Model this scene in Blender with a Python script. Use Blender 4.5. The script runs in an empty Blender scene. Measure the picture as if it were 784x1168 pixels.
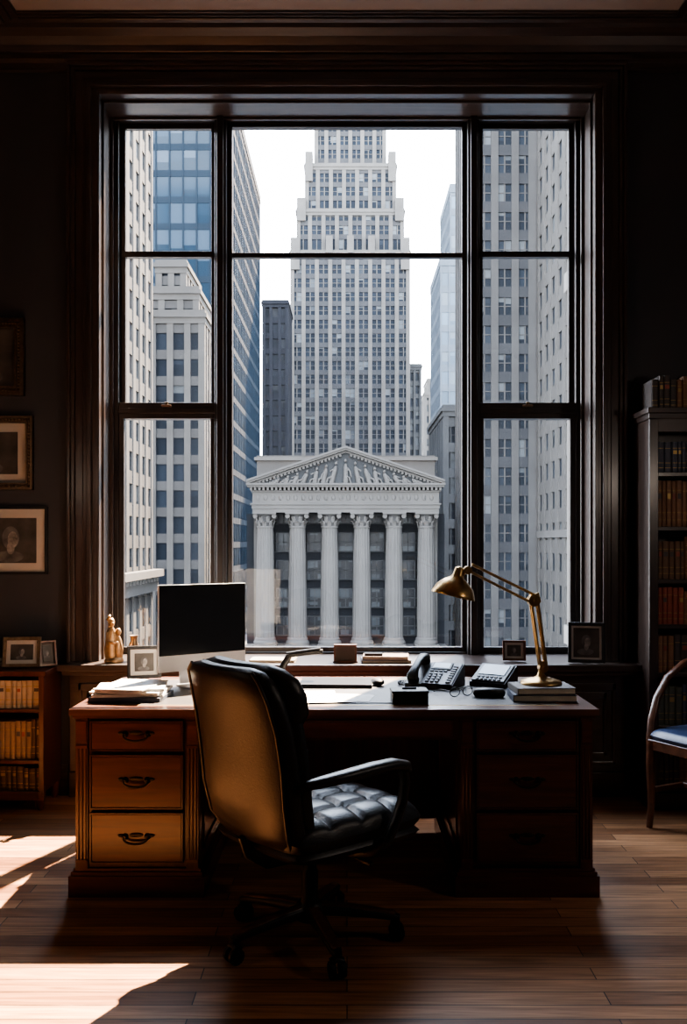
import bpy, math, random
from mathutils import Vector, Matrix
random.seed(7)
pi=math.pi
S=bpy.context.scene
try:
    S.view_settings.view_transform='AgX'; S.view_settings.look='AgX - Medium High Contrast'
except Exception: pass

# ------------------------------------------------------------------ materials
def newmat(name):
    m=bpy.data.materials.new(name); m.use_nodes=True
    nt=m.node_tree; b=nt.nodes['Principled BSDF']
    return m,nt,b
def mat(name,c,rough=.5,metal=0,spec=.5,var=.12,scale=20,bump=0.0,coat=0):
    m,nt,b=newmat(name)
    b.inputs['Roughness'].default_value=rough; b.inputs['Metallic'].default_value=metal
    b.inputs['Specular IOR Level'].default_value=spec
    if coat: b.inputs['Coat Weight'].default_value=coat; b.inputs['Coat Roughness'].default_value=.15
    tc=nt.nodes.new('ShaderNodeTexCoord'); n=nt.nodes.new('ShaderNodeTexNoise')
    n.inputs['Scale'].default_value=scale; n.inputs['Detail'].default_value=5
    nt.links.new(tc.outputs['Object'],n.inputs['Vector'])
    r=nt.nodes.new('ShaderNodeValToRGB')
    r.color_ramp.elements[0].position=.3; r.color_ramp.elements[1].position=.7
    r.color_ramp.elements[0].color=(*[x*(1-var) for x in c],1)
    r.color_ramp.elements[1].color=(*[min(1,x*(1+var)) for x in c],1)
    nt.links.new(n.outputs['Fac'],r.inputs['Fac']); nt.links.new(r.outputs['Color'],b.inputs['Base Color'])
    if bump:
        bp=nt.nodes.new('ShaderNodeBump'); bp.inputs['Strength'].default_value=bump; bp.inputs['Distance'].default_value=.01
        nt.links.new(n.outputs['Fac'],bp.inputs['Height']); nt.links.new(bp.outputs['Normal'],b.inputs['Normal'])
    return m
def wood(name,c1,c2,rough=.35,st=(1.2,14,14),coat=.2,bump=.05):
    m,nt,b=newmat(name)
    b.inputs['Roughness'].default_value=rough
    b.inputs['Coat Weight'].default_value=coat; b.inputs['Coat Roughness'].default_value=.2
    tc=nt.nodes.new('ShaderNodeTexCoord'); mp=nt.nodes.new('ShaderNodeMapping'); mp.inputs['Scale'].default_value=st
    n=nt.nodes.new('ShaderNodeTexNoise'); n.inputs['Scale'].default_value=2.2; n.inputs['Detail'].default_value=8; n.inputs['Distortion'].default_value=.6
    r=nt.nodes.new('ShaderNodeValToRGB')
    r.color_ramp.elements[0].position=.3; r.color_ramp.elements[1].position=.72
    r.color_ramp.elements[0].color=(*c1,1); r.color_ramp.elements[1].color=(*c2,1)
    nt.links.new(tc.outputs['Object'],mp.inputs['Vector']); nt.links.new(mp.outputs['Vector'],n.inputs['Vector'])
    nt.links.new(n.outputs['Fac'],r.inputs['Fac']); nt.links.new(r.outputs['Color'],b.inputs['Base Color'])
    bp=nt.nodes.new('ShaderNodeBump'); bp.inputs['Strength'].default_value=bump; bp.inputs['Distance'].default_value=.01
    nt.links.new(n.outputs['Fac'],bp.inputs['Height']); nt.links.new(bp.outputs['Normal'],b.inputs['Normal'])
    return m
def floor_mat():
    m,nt,b=newmat('oak_floor')
    L=nt.links.new
    tc=nt.nodes.new('ShaderNodeTexCoord')
    br=nt.nodes.new('ShaderNodeTexBrick')
    br.inputs['Scale'].default_value=1; br.inputs['Brick Width'].default_value=1.3; br.inputs['Row Height'].default_value=.085
    br.inputs['Mortar Size'].default_value=.0022; br.inputs['Mortar Smooth'].default_value=.3; br.offset=.37; br.inputs['Bias'].default_value=0
    br.inputs['Color1'].default_value=(.22,.095,.045,1); br.inputs['Color2'].default_value=(.56,.30,.155,1); br.inputs['Mortar'].default_value=(.02,.01,.007,1)
    L(tc.outputs['Object'],br.inputs['Vector'])
    mp=nt.nodes.new('ShaderNodeMapping'); mp.inputs['Scale'].default_value=(1.5,28,1)
    n=nt.nodes.new('ShaderNodeTexNoise'); n.inputs['Scale'].default_value=2; n.inputs['Detail'].default_value=8; n.inputs['Distortion'].default_value=.8
    L(tc.outputs['Object'],mp.inputs['Vector']); L(mp.outputs['Vector'],n.inputs['Vector'])
    r=nt.nodes.new('ShaderNodeValToRGB'); r.color_ramp.elements[0].position=.32; r.color_ramp.elements[1].position=.66
    r.color_ramp.elements[0].color=(.46,.42,.39,1); r.color_ramp.elements[1].color=(1,1,1,1)
    L(n.outputs['Fac'],r.inputs['Fac'])
    mx=nt.nodes.new('ShaderNodeMix'); mx.data_type='RGBA'; mx.blend_type='MULTIPLY'; mx.inputs['Factor'].default_value=1
    L(br.outputs['Color'],mx.inputs['A']); L(r.outputs['Color'],mx.inputs['B'])
    L(mx.outputs['Result'],b.inputs['Base Color'])
    mr=nt.nodes.new('ShaderNodeMapRange'); mr.inputs['To Min'].default_value=.26; mr.inputs['To Max'].default_value=.44
    L(n.outputs['Fac'],mr.inputs['Value']); L(mr.outputs['Result'],b.inputs['Roughness'])
    b.inputs['Specular IOR Level'].default_value=.4
    bp=nt.nodes.new('ShaderNodeBump'); bp.inputs['Strength'].default_value=.3; bp.inputs['Distance'].default_value=.003; bp.invert=True
    L(br.outputs['Fac'],bp.inputs['Height']); L(bp.outputs['Normal'],b.inputs['Normal'])
    return m
def facade_glass(name,off,cell,dark,light,frac=.3,rough=.2,spec=.12):
    m,nt,b=newmat(name); L=nt.links.new
    tc=nt.nodes.new('ShaderNodeTexCoord')
    v=nt.nodes.new('ShaderNodeVectorMath'); v.operation='SUBTRACT'; v.inputs[1].default_value=off
    d=nt.nodes.new('ShaderNodeVectorMath'); d.operation='DIVIDE'; d.inputs[1].default_value=cell
    fl=nt.nodes.new('ShaderNodeVectorMath'); fl.operation='FLOOR'
    w=nt.nodes.new('ShaderNodeTexWhiteNoise'); w.noise_dimensions='3D'
    L(tc.outputs['Object'],v.inputs[0]); L(v.outputs[0],d.inputs[0]); L(d.outputs[0],fl.inputs[0]); L(fl.outputs[0],w.inputs['Vector'])
    r=nt.nodes.new('ShaderNodeValToRGB'); r.color_ramp.interpolation='LINEAR'
    e=r.color_ramp.elements; e[0].position=0; e[0].color=(*dark,1); e[1].position=1-frac; e[1].color=(*[x*1.6 for x in dark],1)
    e2=e.new(min(.99,1-frac+.06)); e2.color=(*light,1)
    fr=nt.nodes.new('ShaderNodeVectorMath'); fr.operation='FRACTION'; L(d.outputs[0],fr.inputs[0])
    sp=nt.nodes.new('ShaderNodeSeparateXYZ'); L(fr.outputs[0],sp.inputs[0])
    sc=nt.nodes.new('ShaderNodeSeparateColor'); L(w.outputs['Color'],sc.inputs[0])
    gt=nt.nodes.new('ShaderNodeMath'); gt.operation='GREATER_THAN'; L(sp.outputs['Z'],gt.inputs[0]); L(sc.outputs[1],gt.inputs[1])
    L(w.outputs['Value'],r.inputs['Fac'])
    mx=nt.nodes.new('ShaderNodeMix'); mx.data_type='RGBA'; mx.inputs['A'].default_value=(*dark,1)
    L(gt.outputs[0],mx.inputs['Factor']); L(r.outputs['Color'],mx.inputs['B'])
    L(mx.outputs['Result'],b.inputs['Base Color'])
    b.inputs['Roughness'].default_value=rough; b.inputs['Specular IOR Level'].default_value=spec
    return m

M_wall=mat('dark_wall_paint',(.040,.041,.048),.5,var=.1,scale=3)
M_wallS=mat('rear_wall_paint',(.66,.62,.57),.7,var=.05,scale=3)
M_ceil=mat('ceiling_paint',(.26,.205,.18),.7,var=.05,scale=3)
M_trim=wood('walnut_trim',(.030,.020,.017),(.058,.038,.031),.32,(14,14,1.2),.3)
M_trimH=wood('walnut_trim_h',(.030,.020,.017),(.058,.038,.031),.32,(1.2,14,14),.3)
M_frame=wood('window_wood',(.014,.011,.011),(.026,.019,.017),.38,(14,14,1.2),.15)
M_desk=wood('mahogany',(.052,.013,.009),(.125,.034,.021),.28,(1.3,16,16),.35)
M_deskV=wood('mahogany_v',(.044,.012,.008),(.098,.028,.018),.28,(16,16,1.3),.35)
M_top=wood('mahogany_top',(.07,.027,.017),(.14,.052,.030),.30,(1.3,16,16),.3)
M_chairwood=wood('chair_wood',(.06,.026,.015),(.15,.06,.032),.3,(10,10,10),.3)
M_leather=mat('black_leather',(.014,.013,.013),.36,spec=.5,scale=160,bump=.12)
M_leatherB=mat('brown_black_leather',(.019,.0145,.0125),.38,spec=.42,scale=160,bump=.12)
M_blueleather=mat('navy_leather',(.035,.052,.11),.35,spec=.6,scale=120,bump=.1)
M_black=mat('black_plastic',(.014,.014,.015),.42,spec=.4)
M_dark=mat('dark_metal',(.03,.03,.032),.3,.8)
M_brass=mat('aged_brass',(.46,.30,.13),.3,1,var=.2,scale=30)
M_bronze=mat('dark_bronze',(.21,.14,.09),.38,1,var=.25,scale=60)
M_silver=mat('aluminium',(.75,.76,.78),.35,.2,var=.02)
M_key=mat('phone_key',(.15,.16,.18),.5,var=.02)
M_screen=mat('screen_glass',(.008,.009,.012),.12,var=.05)
M_paper=mat('paper',(.78,.77,.74),.7,var=.03)
M_grey=mat('grey_plastic',(.06,.063,.072),.45)
M_lcd=mat('lcd',(.24,.29,.31),.25,var=.05)
M_blotter=mat('leather_blotter',(.035,.03,.03),.4,scale=120,bump=.05)
M_gold=mat('gold_tooling',(.42,.29,.12),.45,.7)
M_ivory=mat('gilded_bronze',(.42,.27,.14),.42,.6,var=.25,scale=40)
M_shade=mat('fill_sconce_linen',(.7,.6,.45),.8)
BOOKC=[mat('book_brown',(.28,.15,.085),.5),mat('book_black',(.08,.07,.068),.5),mat('book_red',(.33,.09,.06),.5),
       mat('book_navy',(.08,.095,.14),.5),mat('book_green',(.10,.115,.09),.5)]
BOOKT=[mat('book_tan',(.32,.22,.145),.6),mat('book_cream',(.45,.37,.28),.6),mat('book_chestnut',(.17,.10,.06),.55),mat('book_umber',(.10,.06,.042),.55)]
M_pages=mat('book_pages',(.55,.50,.40),.8)

# ------------------------------------------------------------------ mesh builder
class MB:
    def __init__(s): s.v=[];s.f=[];s.mi=[];s.sm=[];s.mats=[];s.M=Matrix.Identity(4)
    def slot(s,m):
        if m not in s.mats: s.mats.append(m)
        return s.mats.index(m)
    def add(s,vs,fs,m,smooth=False):
        o=len(s.v); k=s.slot(m)
        for p in vs: s.v.append(tuple(s.M@Vector(p)))
        for f in fs: s.f.append(tuple(i+o for i in f)); s.mi.append(k); s.sm.append(smooth)
    def bb(s,x0,x1,y0,y1,z0,z1,m):
        s.add([(x0,y0,z0),(x1,y0,z0),(x1,y1,z0),(x0,y1,z0),(x0,y0,z1),(x1,y0,z1),(x1,y1,z1),(x0,y1,z1)],
              [(0,3,2,1),(4,5,6,7),(0,1,5,4),(1,2,6,5),(2,3,7,6),(3,0,4,7)],m)
    def box(s,cx,cy,cz,sx,sy,sz,m): s.bb(cx-sx/2,cx+sx/2,cy-sy/2,cy+sy/2,cz-sz/2,cz+sz/2,m)
    def loft(s,rings,m,smooth=True,cap=True):
        n=len(rings[0]); vs=[p for r in rings for p in r]; fs=[]
        for i in range(len(rings)-1):
            for j in range(n):
                a=i*n+j; b=i*n+(j+1)%n; fs.append((a,b,b+n,a+n))
        s.add(vs,fs,m,smooth)
        if cap:
            s.add(rings[0],[tuple(reversed(range(n)))],m,False); s.add(rings[-1],[tuple(range(n))],m,False)
    def lathe(s,prof,c,m,seg=32,smooth=True,cap=True):
        s.loft([[(c[0]+r*math.cos(2*pi*k/seg),c[1]+r*math.sin(2*pi*k/seg),c[2]+z) for k in range(seg)] for r,z in prof],m,smooth,cap)
    def sweep(s,pts,a,b,m,up=(0,0,1),n=2.0,seg=12,smooth=True):
        pts=[Vector(p) for p in pts]; up=Vector(up); N=len(pts); rings=[]
        for i,p in enumerate(pts):
            t=(pts[min(i+1,N-1)]-pts[max(i-1,0)]).normalized()
            sd=t.cross(up)
            if sd.length<1e-4: sd=t.cross(Vector((0,1,.01)))
            sd.normalize(); u=sd.cross(t)
            ai=a[i] if hasattr(a,'__len__') else a; bi=b[i] if hasattr(b,'__len__') else b
            ring=[]
            for k in range(seg):
                q=2*pi*k/seg; c=math.cos(q); d=math.sin(q)
                c=math.copysign(abs(c)**(2/n),c); d=math.copysign(abs(d)**(2/n),d)
                ring.append(tuple(p+sd*ai*c+u*bi*d))
            rings.append(ring)
        s.loft(rings,m,smooth)
    def tube(s,pts,r,m,seg=10,up=(0,0,1)): s.sweep(pts,r,r,m,up,2,seg)
    def cyl(s,p0,p1,r,m,seg=16,r2=None):
        up=(0,0,1) if abs((Vector(p1)-Vector(p0)).normalized().z)<.9 else (0,1,0)
        rr=[r,r if r2 is None else r2]; s.sweep([p0,p1],rr,rr,m,up,2,seg)
    def ell(s,c,r,m,seg=16,rings=10):
        s.loft([[(c[0]+r[0]*math.sin(pi*(i+.02)/(rings+.04))*math.cos(2*pi*k/seg),c[1]+r[1]*math.sin(pi*(i+.02)/(rings+.04))*math.sin(2*pi*k/seg),
                 c[2]-r[2]*math.cos(pi*i/rings)) for k in range(seg)] for i in range(rings+1)],m,True,True)
    def cushion(s,c,sx,sy,t,m,tuft=None,N=40,corner=.06,e=6):
        def P(u,v,sg):
            w=((1-abs(u)**e)*(1-abs(v)**e)); w=max(w,0)**.4
            z=sg*t*w
            if sg>0 and tuft:
                k,dp=tuft
                du=abs(((u+1)/2*k)%1-.0); du=min(du,1-du)*2/k; dv=((v+1)/2*k)%1; dv=min(dv,1-dv)*2/k
                cr=max(math.exp(-(du/.035)**2),math.exp(-(dv/.035)**2))
                z-=dp*cr*w; z+=dp*.6*(min(du,.2)+min(dv,.2))/.4*w
            x=sx*u*(1-corner*abs(v)**4); y=sy*v*(1-corner*abs(u)**4)
            return (c[0]+x,c[1]+y,c[2]+z)
        for sg in (1,-1):
            vs=[];fs=[]
            for i in range(N+1):
                for j in range(N+1):
                    u=math.sin((i/N-.5)*pi); v=math.sin((j/N-.5)*pi)
                    u=.5*u+.5*(2*i/N-1); v=.5*v+.5*(2*j/N-1)
                    vs.append(P(u,v,sg))
            for i in range(N):
                for j in range(N):
                    a=i*(N+1)+j; q=(a,a+N+1,a+N+2,a+1); fs.append(q if sg>0 else q[::-1])
            s.add(vs,fs,m,True)
    def prism_x(s,prof,x0,x1,m):
        s.loft([[(x0,y,z) for y,z in prof],[(x1,y,z) for y,z in prof]],m,False)
    def prism_y(s,prof,y0,y1,m):
        s.loft([[(x,y0,z) for x,z in prof],[(x,y1,z) for x,z in prof]],m,False)
    def prism_z(s,prof,z0,z1,m):
        s.loft([[(x,y,z0) for x,y in prof],[(x,y,z1) for x,y in prof]],m,False)
    def done(s,name,loc=None,rot=(0,0,0),bevel=0,seg=2,recenter=True,parent=None):
        vs=s.v; base=Vector((0,0,0))
        if loc is None and recenter:
            xs=[p[0] for p in vs]; ys=[p[1] for p in vs]; zs=[p[2] for p in vs]
            base=Vector(((min(xs)+max(xs))/2,(min(ys)+max(ys))/2,min(zs)))
            vs=[tuple(Vector(p)-base) for p in vs]
        me=bpy.data.meshes.new(name); me.from_pydata(vs,[],s.f)
        for m in s.mats: me.materials.append(m)
        me.polygons.foreach_set('material_index',s.mi); me.polygons.foreach_set('use_smooth',s.sm)
        me.update()
        import bmesh
        bm=bmesh.new(); bm.from_mesh(me); bmesh.ops.recalc_face_normals(bm,faces=bm.faces); bm.to_mesh(me); bm.free()
        o=bpy.data.objects.new(name,me); S.collection.objects.link(o)
        o.location=base if loc is None else loc; o.rotation_euler=rot
        if parent:
            o.parent=parent; o.location=Vector(o.location)-parent.location
        if bevel:
            b=o.modifiers.new('bevel','BEVEL'); b.width=bevel; b.segments=seg; b.limit_method='ANGLE'; b.angle_limit=math.radians(50)
        return o

# ------------------------------------------------------------------ room shell
WY=5.32; CZ=4.33; XW=2.6
b=MB(); b.bb(-XW-.2,XW+.2,-2.7,WY+.5,-.1,0,floor_mat()); b.done('floor',recenter=False)
b=MB(); b.bb(-XW-.2,XW+.2,-2.7,WY+.5,CZ,CZ+.15,M_ceil); b.done('ceiling')
b=MB()
b.bb(-XW-.2,-1.45,WY,WY+.5,0,CZ,M_wall); b.bb(1.45,XW+.2,WY,WY+.5,0,CZ,M_wall)
b.bb(-1.45,1.45,WY,WY+.5,0,.72,M_wall); b.bb(-1.45,1.45,WY,WY+.5,4.02,CZ,M_wall)
b.done('wall_north',recenter=False)
b=MB(); b.bb(-XW-.2,-XW,-2.5,WY,0,CZ,M_wall); b.done('wall_west')
b=MB(); b.bb(XW,XW+.2,-2.5,WY,0,CZ,M_wall); b.done('wall_east')
b=MB(); b.bb(-XW-.2,XW+.2,-2.7,-2.5,0,CZ,M_wallS); b.done('wall_south')

def crown(y):
    return [(WY,CZ),(WY-.20,CZ),(WY-.20,CZ-.02),(WY-.18,CZ-.03),(WY-.17,CZ-.05),(WY-.13,CZ-.075),(WY-.10,CZ-.11),(WY-.085,CZ-.14),
            (WY-.06,CZ-.14),(WY-.06,CZ-.165),(WY-.035,CZ-.175),(WY-.03,CZ-.20),(WY-.03,CZ-.215),(WY,CZ-.215)]
b=MB(); b.prism_x(crown(0),-XW,XW,M_trimH); b.done('trim_1',bevel=.003)
b=MB()
for sx in (-1,1):
    w=XW
    prof=[(sx*(w-(WY-y)),z) for y,z in crown(0)]
    b.prism_y(prof,-2.5,WY,M_trimH)
b.done('trim_2',bevel=.003)
b=MB()
for sx in (-1,1):
    for k,(a0,a1,h) in enumerate([(1.80,2.02,.02),(1.84,1.99,.035),(1.88,1.97,.05)]):
        b.bb(min(sx*a0,sx*a1),max(sx*a0,sx*a1),-1.8,5.12,CZ-h,CZ,M_trimH)
for (a0,a1,h) in [(4.96,5.12,.0201),(4.99,5.09,.0351)]:
    b.bb(-1.86,1.86,a0+.11,a1+.0,CZ-h*.6,CZ,M_trimH)
b.done('trim_3',bevel=.004)

b=MB()
steps=[(1.450,1.475,.045),(1.475,1.50,.03),(1.50,1.545,.022),(1.545,1.565,.04),(1.565,1.585,.055)]
for sx in (-1,1):
    for a0,a1,d in steps:
        b.bb(min(sx*a0,sx*a1),max(sx*a0,sx*a1),WY-d,WY+.01,.76,4.02+(a1-1.45),M_trim)
for a0,a1,d in steps:
    b.bb(-a1,a1,WY-d-.0005,WY+.01,4.02+(a0-1.45),4.02+(a1-1.45),M_trimH)
b.bb(-1.60,1.60,WY-.075,WY+.01,4.155,4.185,M_trimH)
for sx in (-1,1):
    b.bb(min(sx*1.43,sx*1.455),max(sx*1.43,sx*1.455),WY-.02,WY+.44,.76,4.02,M_trim)
    for y0,y1 in [(WY-.02,WY+.03),(WY+.09,WY+.11),(WY+.30,WY+.32),(WY+.36,WY+.44)]:
        b.bb(min(sx*1.41,sx*1.435),max(sx*1.41,sx*1.435),y0,y1,.76,4.0,M_trim)
b.bb(-1.43,1.43,WY-.02,WY+.44,4.0,4.025,M_trimH)
for y0,y1 in [(WY-.02,WY+.03),(WY+.09,WY+.11),(WY+.30,WY+.32)]:
    b.bb(-1.41,1.41,y0,y1,3.985,4.01,M_trimH)
b.done('trim_4',bevel=.004)

b=MB()
b.bb(-1.66,1.66,WY-.17,WY+.44,.722,.76,M_trimH)
b.bb(-1.59,1.62,WY-.13,WY,.695,.722,M_trimH)
b.done('trim_5',bevel=.006)
b=MB()
b.bb(-1.57,1.57,WY-.04,WY,0,.695,M_trimH)
for x0,x1 in [(-1.52,-.82),(-.70,.70),(.82,1.52)]:
    for (p,q,d) in [(0,.02,.055),(.05,.05,.05)]:
        b.bb(x0+p,x1-p,WY-d,WY-.03,.62-p-.02,.64-p,M_trimH); b.bb(x0+p,x1-p,WY-d,WY-.03,.18+p,.20+p,M_trimH)
        b.bb(x0+p,x0+p+.02,WY-d,WY-.03,.18+p,.64-p,M_trim); b.bb(x1-p-.02,x1-p,WY-d,WY-.03,.18+p,.64-p,M_trim)
b.bb(-1.57,1.57,WY-.06,WY-.02,0,.14,M_trimH)
b.done('trim_6',bevel=.003)
b=MB()
for x0,x1 in [(-XW,-1.585),(1.585,XW)]:
    b.prism_x([(WY,0),(WY-.025,0),(WY-.025,.13),(WY-.015,.15),(WY-.012,.17),(WY,.17)],x0,x1,M_trimH)
b.done('baseboard_north')
for nm,x in (('baseboard_west',-XW),('baseboard_east',XW)):
    sg=1 if x<0 else -1
    b=MB(); b.bb(min(x,x+sg*.025),max(x,x+sg*.025),-2.5,WY-.03,0,.17,M_trimH); b.done(nm,bevel=.004)

mg,nt,pb=newmat('window_glass'); nt.nodes.remove(pb)
tr=nt.nodes.new('ShaderNodeBsdfTransparent'); gl=nt.nodes.new('ShaderNodeBsdfGlossy'); gl.inputs['Roughness'].default_value=.02
mxs=nt.nodes.new('ShaderNodeMixShader'); mxs.inputs[0].default_value=.02
nt.links.new(tr.outputs[0],mxs.inputs[1]); nt.links.new(gl.outputs[0],mxs.inputs[2])
nt.links.new(mxs.outputs[0],nt.nodes['Material Output'].inputs['Surface'])
FY=5.70
def sash(b,x0,x1,z0,z1,t,y0,y1,m=M_frame):
    b.bb(x0,x0+t,y0,y1,z0,z1,m); b.bb(x1-t,x1,y0,y1,z0,z1,m); b.bb(x0,x1,y0+.001,y1-.001,z0,z0+t,m); b.bb(x0,x1,y0+.001,y1-.001,z1-t,z1,m)
b=MB()
b.bb(-1.43,-1.385,FY-.05,FY+.07,.76,4.0,M_frame); b.bb(1.385,1.43,FY-.05,FY+.07,.76,4.0,M_frame)
b.bb(-1.43,1.43,FY-.05,FY+.07,3.995,4.02,M_frame)
for sx in (-1,1):
    b.box(sx*.764,FY-.005,2.38,.07,.14,3.26,M_frame); b.box(sx*.764,FY-.05,2.38,.04,.1,3.26,M_frame)
b.bb(-1.43,1.43,FY-.04,FY+.1,.755,.772,M_frame)
b.done('trim_7',bevel=.004)
def side_window(name,x0,x1):
    b=MB()
    sash(b,x0,x1,2.235,3.995,.03,FY,FY+.035)
    b.bb(x0,x1,FY-.005,FY+.04,3.18,3.215,M_frame)
    b.bb(x0,x1,FY-.045,FY+.04,2.188,2.285,M_frame)
    b.bb(x0,x1,FY-.055,FY+.0,2.22,2.25,M_frame)
    sash(b,x0,x1,.772,2.235,.03,FY-.04,FY-.005)
    cx=(x0+x1)/2; b.box(cx,FY-.06,2.262,.06,.03,.012,M_bronze); b.box(cx,FY-.06,2.275,.02,.02,.02,M_bronze)
    b.bb(x0+.02,x1-.02,FY+.015,FY+.019,2.25,3.97,mg); b.bb(x0+.02,x1-.02,FY-.024,FY-.020,.80,2.20,mg)
    b.done(name,bevel=.003)
side_window('window_1',-1.385,-.80); side_window('window_3',.80,1.385)
b=MB()
sash(b,-.728,.728,.772,3.995,.028,FY-.02,FY+.03)
b.bb(-.728,.728,FY-.01,FY+.03,3.175,3.205,M_frame)
b.bb(-.71,.71,FY+.003,FY+.007,.79,3.98,mg)
b.done('window_2',bevel=.003)

# ------------------------------------------------------------------ framed pictures on wall
def head_relief(b,cx,y,cz,s,m1,m2):
    def disc(x,z,rx,rz,yy,m): b.add([(x+rx*math.cos(2*pi*k/24),yy,z+rz*math.sin(2*pi*k/24)) for k in range(24)],[tuple(range(24))],m)
    disc(cx-.04*s,cz-.38*s,.34*s,.14*s,y-.0003,m1); disc(cx,cz+.06*s,.20*s,.27*s,y-.0005,m1)
    disc(cx+.05*s,cz+.02*s,.12*s,.19*s,y-.0008,m2); disc(cx-.0*s,cz-.18*s,.09*s,.14*s,y-.0006,m2)
M_ph1=mat('photo_print_dark',(.05,.046,.042),.5,var=.8,scale=7)
M_ph2=mat('photo_print_mid',(.10,.10,.10),.5,var=.7,scale=14)
M_ph3=mat('photo_print_light',(.22,.21,.20),.5,var=.6,scale=35)
M_matb=mat('mat_board',(.46,.44,.41),.8,var=.02)
M_matd=mat('mat_board_dark',(.09,.08,.07),.8,var=.05)
def picture(name,w,h,fw,mf,mm,matw,loc=None,rot=(0,0,0),ornate=False,stand=False):
    b=MB()
    X0,X1,Z0,Z1=-w/2,w/2,0,h
    layers=[(0,1,.022)] if not ornate else [(0,.35,.035),(.35,.75,.022),(.75,1,.03)]
    for a,c,d in layers:
        i0=a*fw; i1=c*fw
        b.bb(X0+i0,X1-i0,-d,0,Z0+i0,Z0+i1,mf); b.bb(X0+i0,X1-i0,-d,0,Z1-i1,Z1-i0,mf)
        b.bb(X0+i0,X0+i1,-d-.0004,0,Z0+i0,Z1-i0,mf); b.bb(X1-i1,X1-i0,-d-.0004,0,Z0+i0,Z1-i0,mf)
    if ornate:
        k=int(w/.02)
        for i in range(k):
            x=X0+fw*.55+(w-fw*1.1)*i/(k-1)
            b.ell((x,-.028,Z0+fw*.55),(.008,.006,.008),mf,8,5); b.ell((x,-.028,Z1-fw*.55),(.008,.006,.008),mf,8,5)
        k=int(h/.02)
        for i in range(k):
            z=Z0+fw*.55+(h-fw*1.1)*i/(k-1)
            b.ell((X0+fw*.55,-.028,z),(.008,.006,.008),mf,8,5); b.ell((X1-fw*.55,-.028,z),(.008,.006,.008),mf,8,5)
    b.bb(X0+fw*.8,X1-fw*.8,-.008,-.001,Z0+fw*.8,Z1-fw*.8,mm)
    q=fw+matw
    b.bb(X0+q,X1-q,-.010,-.007,Z0+q,Z1-q,M_ph1)
    s=min(w,h)-2*q
    head_relief(b,0,-.0102,h/2,s*.95,M_ph2,M_ph3)
    if stand:
        b.M=Matrix.Rotation(math.radians(-28),4,'X'); b.bb(-.025,.025,.0,.005,0,h*.75,M_black); b.M=Matrix.Identity(4)
    return b.done(name,loc=loc,rot=rot,bevel=.0015,seg=1)
picture('framed_painting',.42,.44,.055,M_bronze,M_ph1,.002,loc=(-2.045,WY-.001,2.27),ornate=True)
picture('framed_portrait',.48,.42,.04,M_bronze,M_matb,.05,loc=(-2.025,WY-.001,1.735),ornate=True)
picture('framed_photograph',.42,.385,.014,M_black,M_matb,.05,loc=(-1.915,WY-.001,1.255))

# ------------------------------------------------------------------ books
def row(b,x0,x1,yf,z,hmin,hmax,dep,mats,lean=.06,group=True):
    x=x0; g=random.choice(mats); gh=random.uniform(hmin,hmax); gn=random.randint(2,6)
    while x<x1-.02:
        if gn<=0: g=random.choice(mats); gh=random.uniform(hmin,hmax); gn=random.randint(1,7)
        else: gn-=1
        t=min(random.uniform(.022,.040),x1-x); h=gh*random.uniform(.97,1.0) if group else random.uniform(hmin,hmax)
        d=random.uniform(0,.012)
        pr=[(x,yf+d+.008),(x+t*.15,yf+d+.002),(x+t*.5,yf+d),(x+t*.85,yf+d+.002),(x+t-.001,yf+d+.008),(x+t-.001,yf+dep),(x,yf+dep)]
        b.prism_z(pr,z,z+h,g)
        for q in (.14,.3,.78,.9):
            b.bb(x+t*.12,x+t*.86,yf+d-.0012,yf+d+.004,z+h*q,z+h*q+.003,M_gold if q in(.14,.78,.3) else g)
        if random.random()<.45:
            b.bb(x+t*.2,x+t*.8,yf+d-.0009,yf+d+.004,z+h*.60,z+h*.72,random.choice([M_gold,BOOKC[1],BOOKC[2]]))
        x+=t
def flat_stack(b,cx,cy,z,items):
    for (w,d,h,m,ang) in items:
        b.M=Matrix.Translation((cx,cy,z))@Matrix.Rotation(math.radians(ang),4,'Z')
        b.bb(-w/2,w/2,-d/2,d/2,0,h*.12,m); b.bb(-w/2,w/2,-d/2,d/2,h*.88,h,m); b.bb(-w/2,-w/2+.004,-d/2,d/2,0,h,m)
        b.bb(-w/2+.003,w/2-.004,-d/2+.004,d/2-.004,h*.1,h*.9,M_pages)
        z+=h
    b.M=Matrix.Identity(4)
    return z

b=MB(); X0,X1,Y0,Y1=-2.5,-1.62,4.98,WY-.03
b.bb(X0-.015,X1+.015,Y0-.015,Y1,.722,.75,M_deskV)
b.bb(X0,X0+.028,Y0,Y1,.1,.722,M_deskV); b.bb(X1-.028,X1,Y0,Y1,.1,.722,M_deskV); b.bb(X0,X1,Y1-.012,Y1,.1,.722,M_deskV)
for z in (.545,.27,.10): b.bb(X0+.02,X1-.02,Y0+.008,Y1-.01,z-.02,z,M_desk)
b.bb(X0,X1,Y0+.004,Y0+.022,.055,.105,M_desk)
for x in (X0+.03,X1-.03):
    for y in (Y0+.03,Y1-.03): b.lathe([(.012,0),(.02,.015),(.024,.05),(.03,.08),(.03,.1)],(x,y,0),M_deskV,16)
lb=b.done('low_bookcase',bevel=.003)
b=MB(); row(b,X0+.03,X1-.03,Y0+.03,.545,.14,.165,.2,BOOKT[2:]+BOOKT); row(b,X0+.03,X1-.03,Y0+.03,.27,.18,.23,.2,BOOKT); row(b,X0+.03,X1-.03,Y0+.03,.10,.11,.14,.2,BOOKT[2:])
b.done('books',parent=lb)
b=MB(); flat_stack(b,-2.02,5.13,.75,[(.22,.17,.025,BOOKC[0],2),(.20,.16,.022,BOOKC[1],-3),(.18,.15,.03,BOOKT[2],4)]); b.done('stacked_books',bevel=.001,seg=1)
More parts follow.
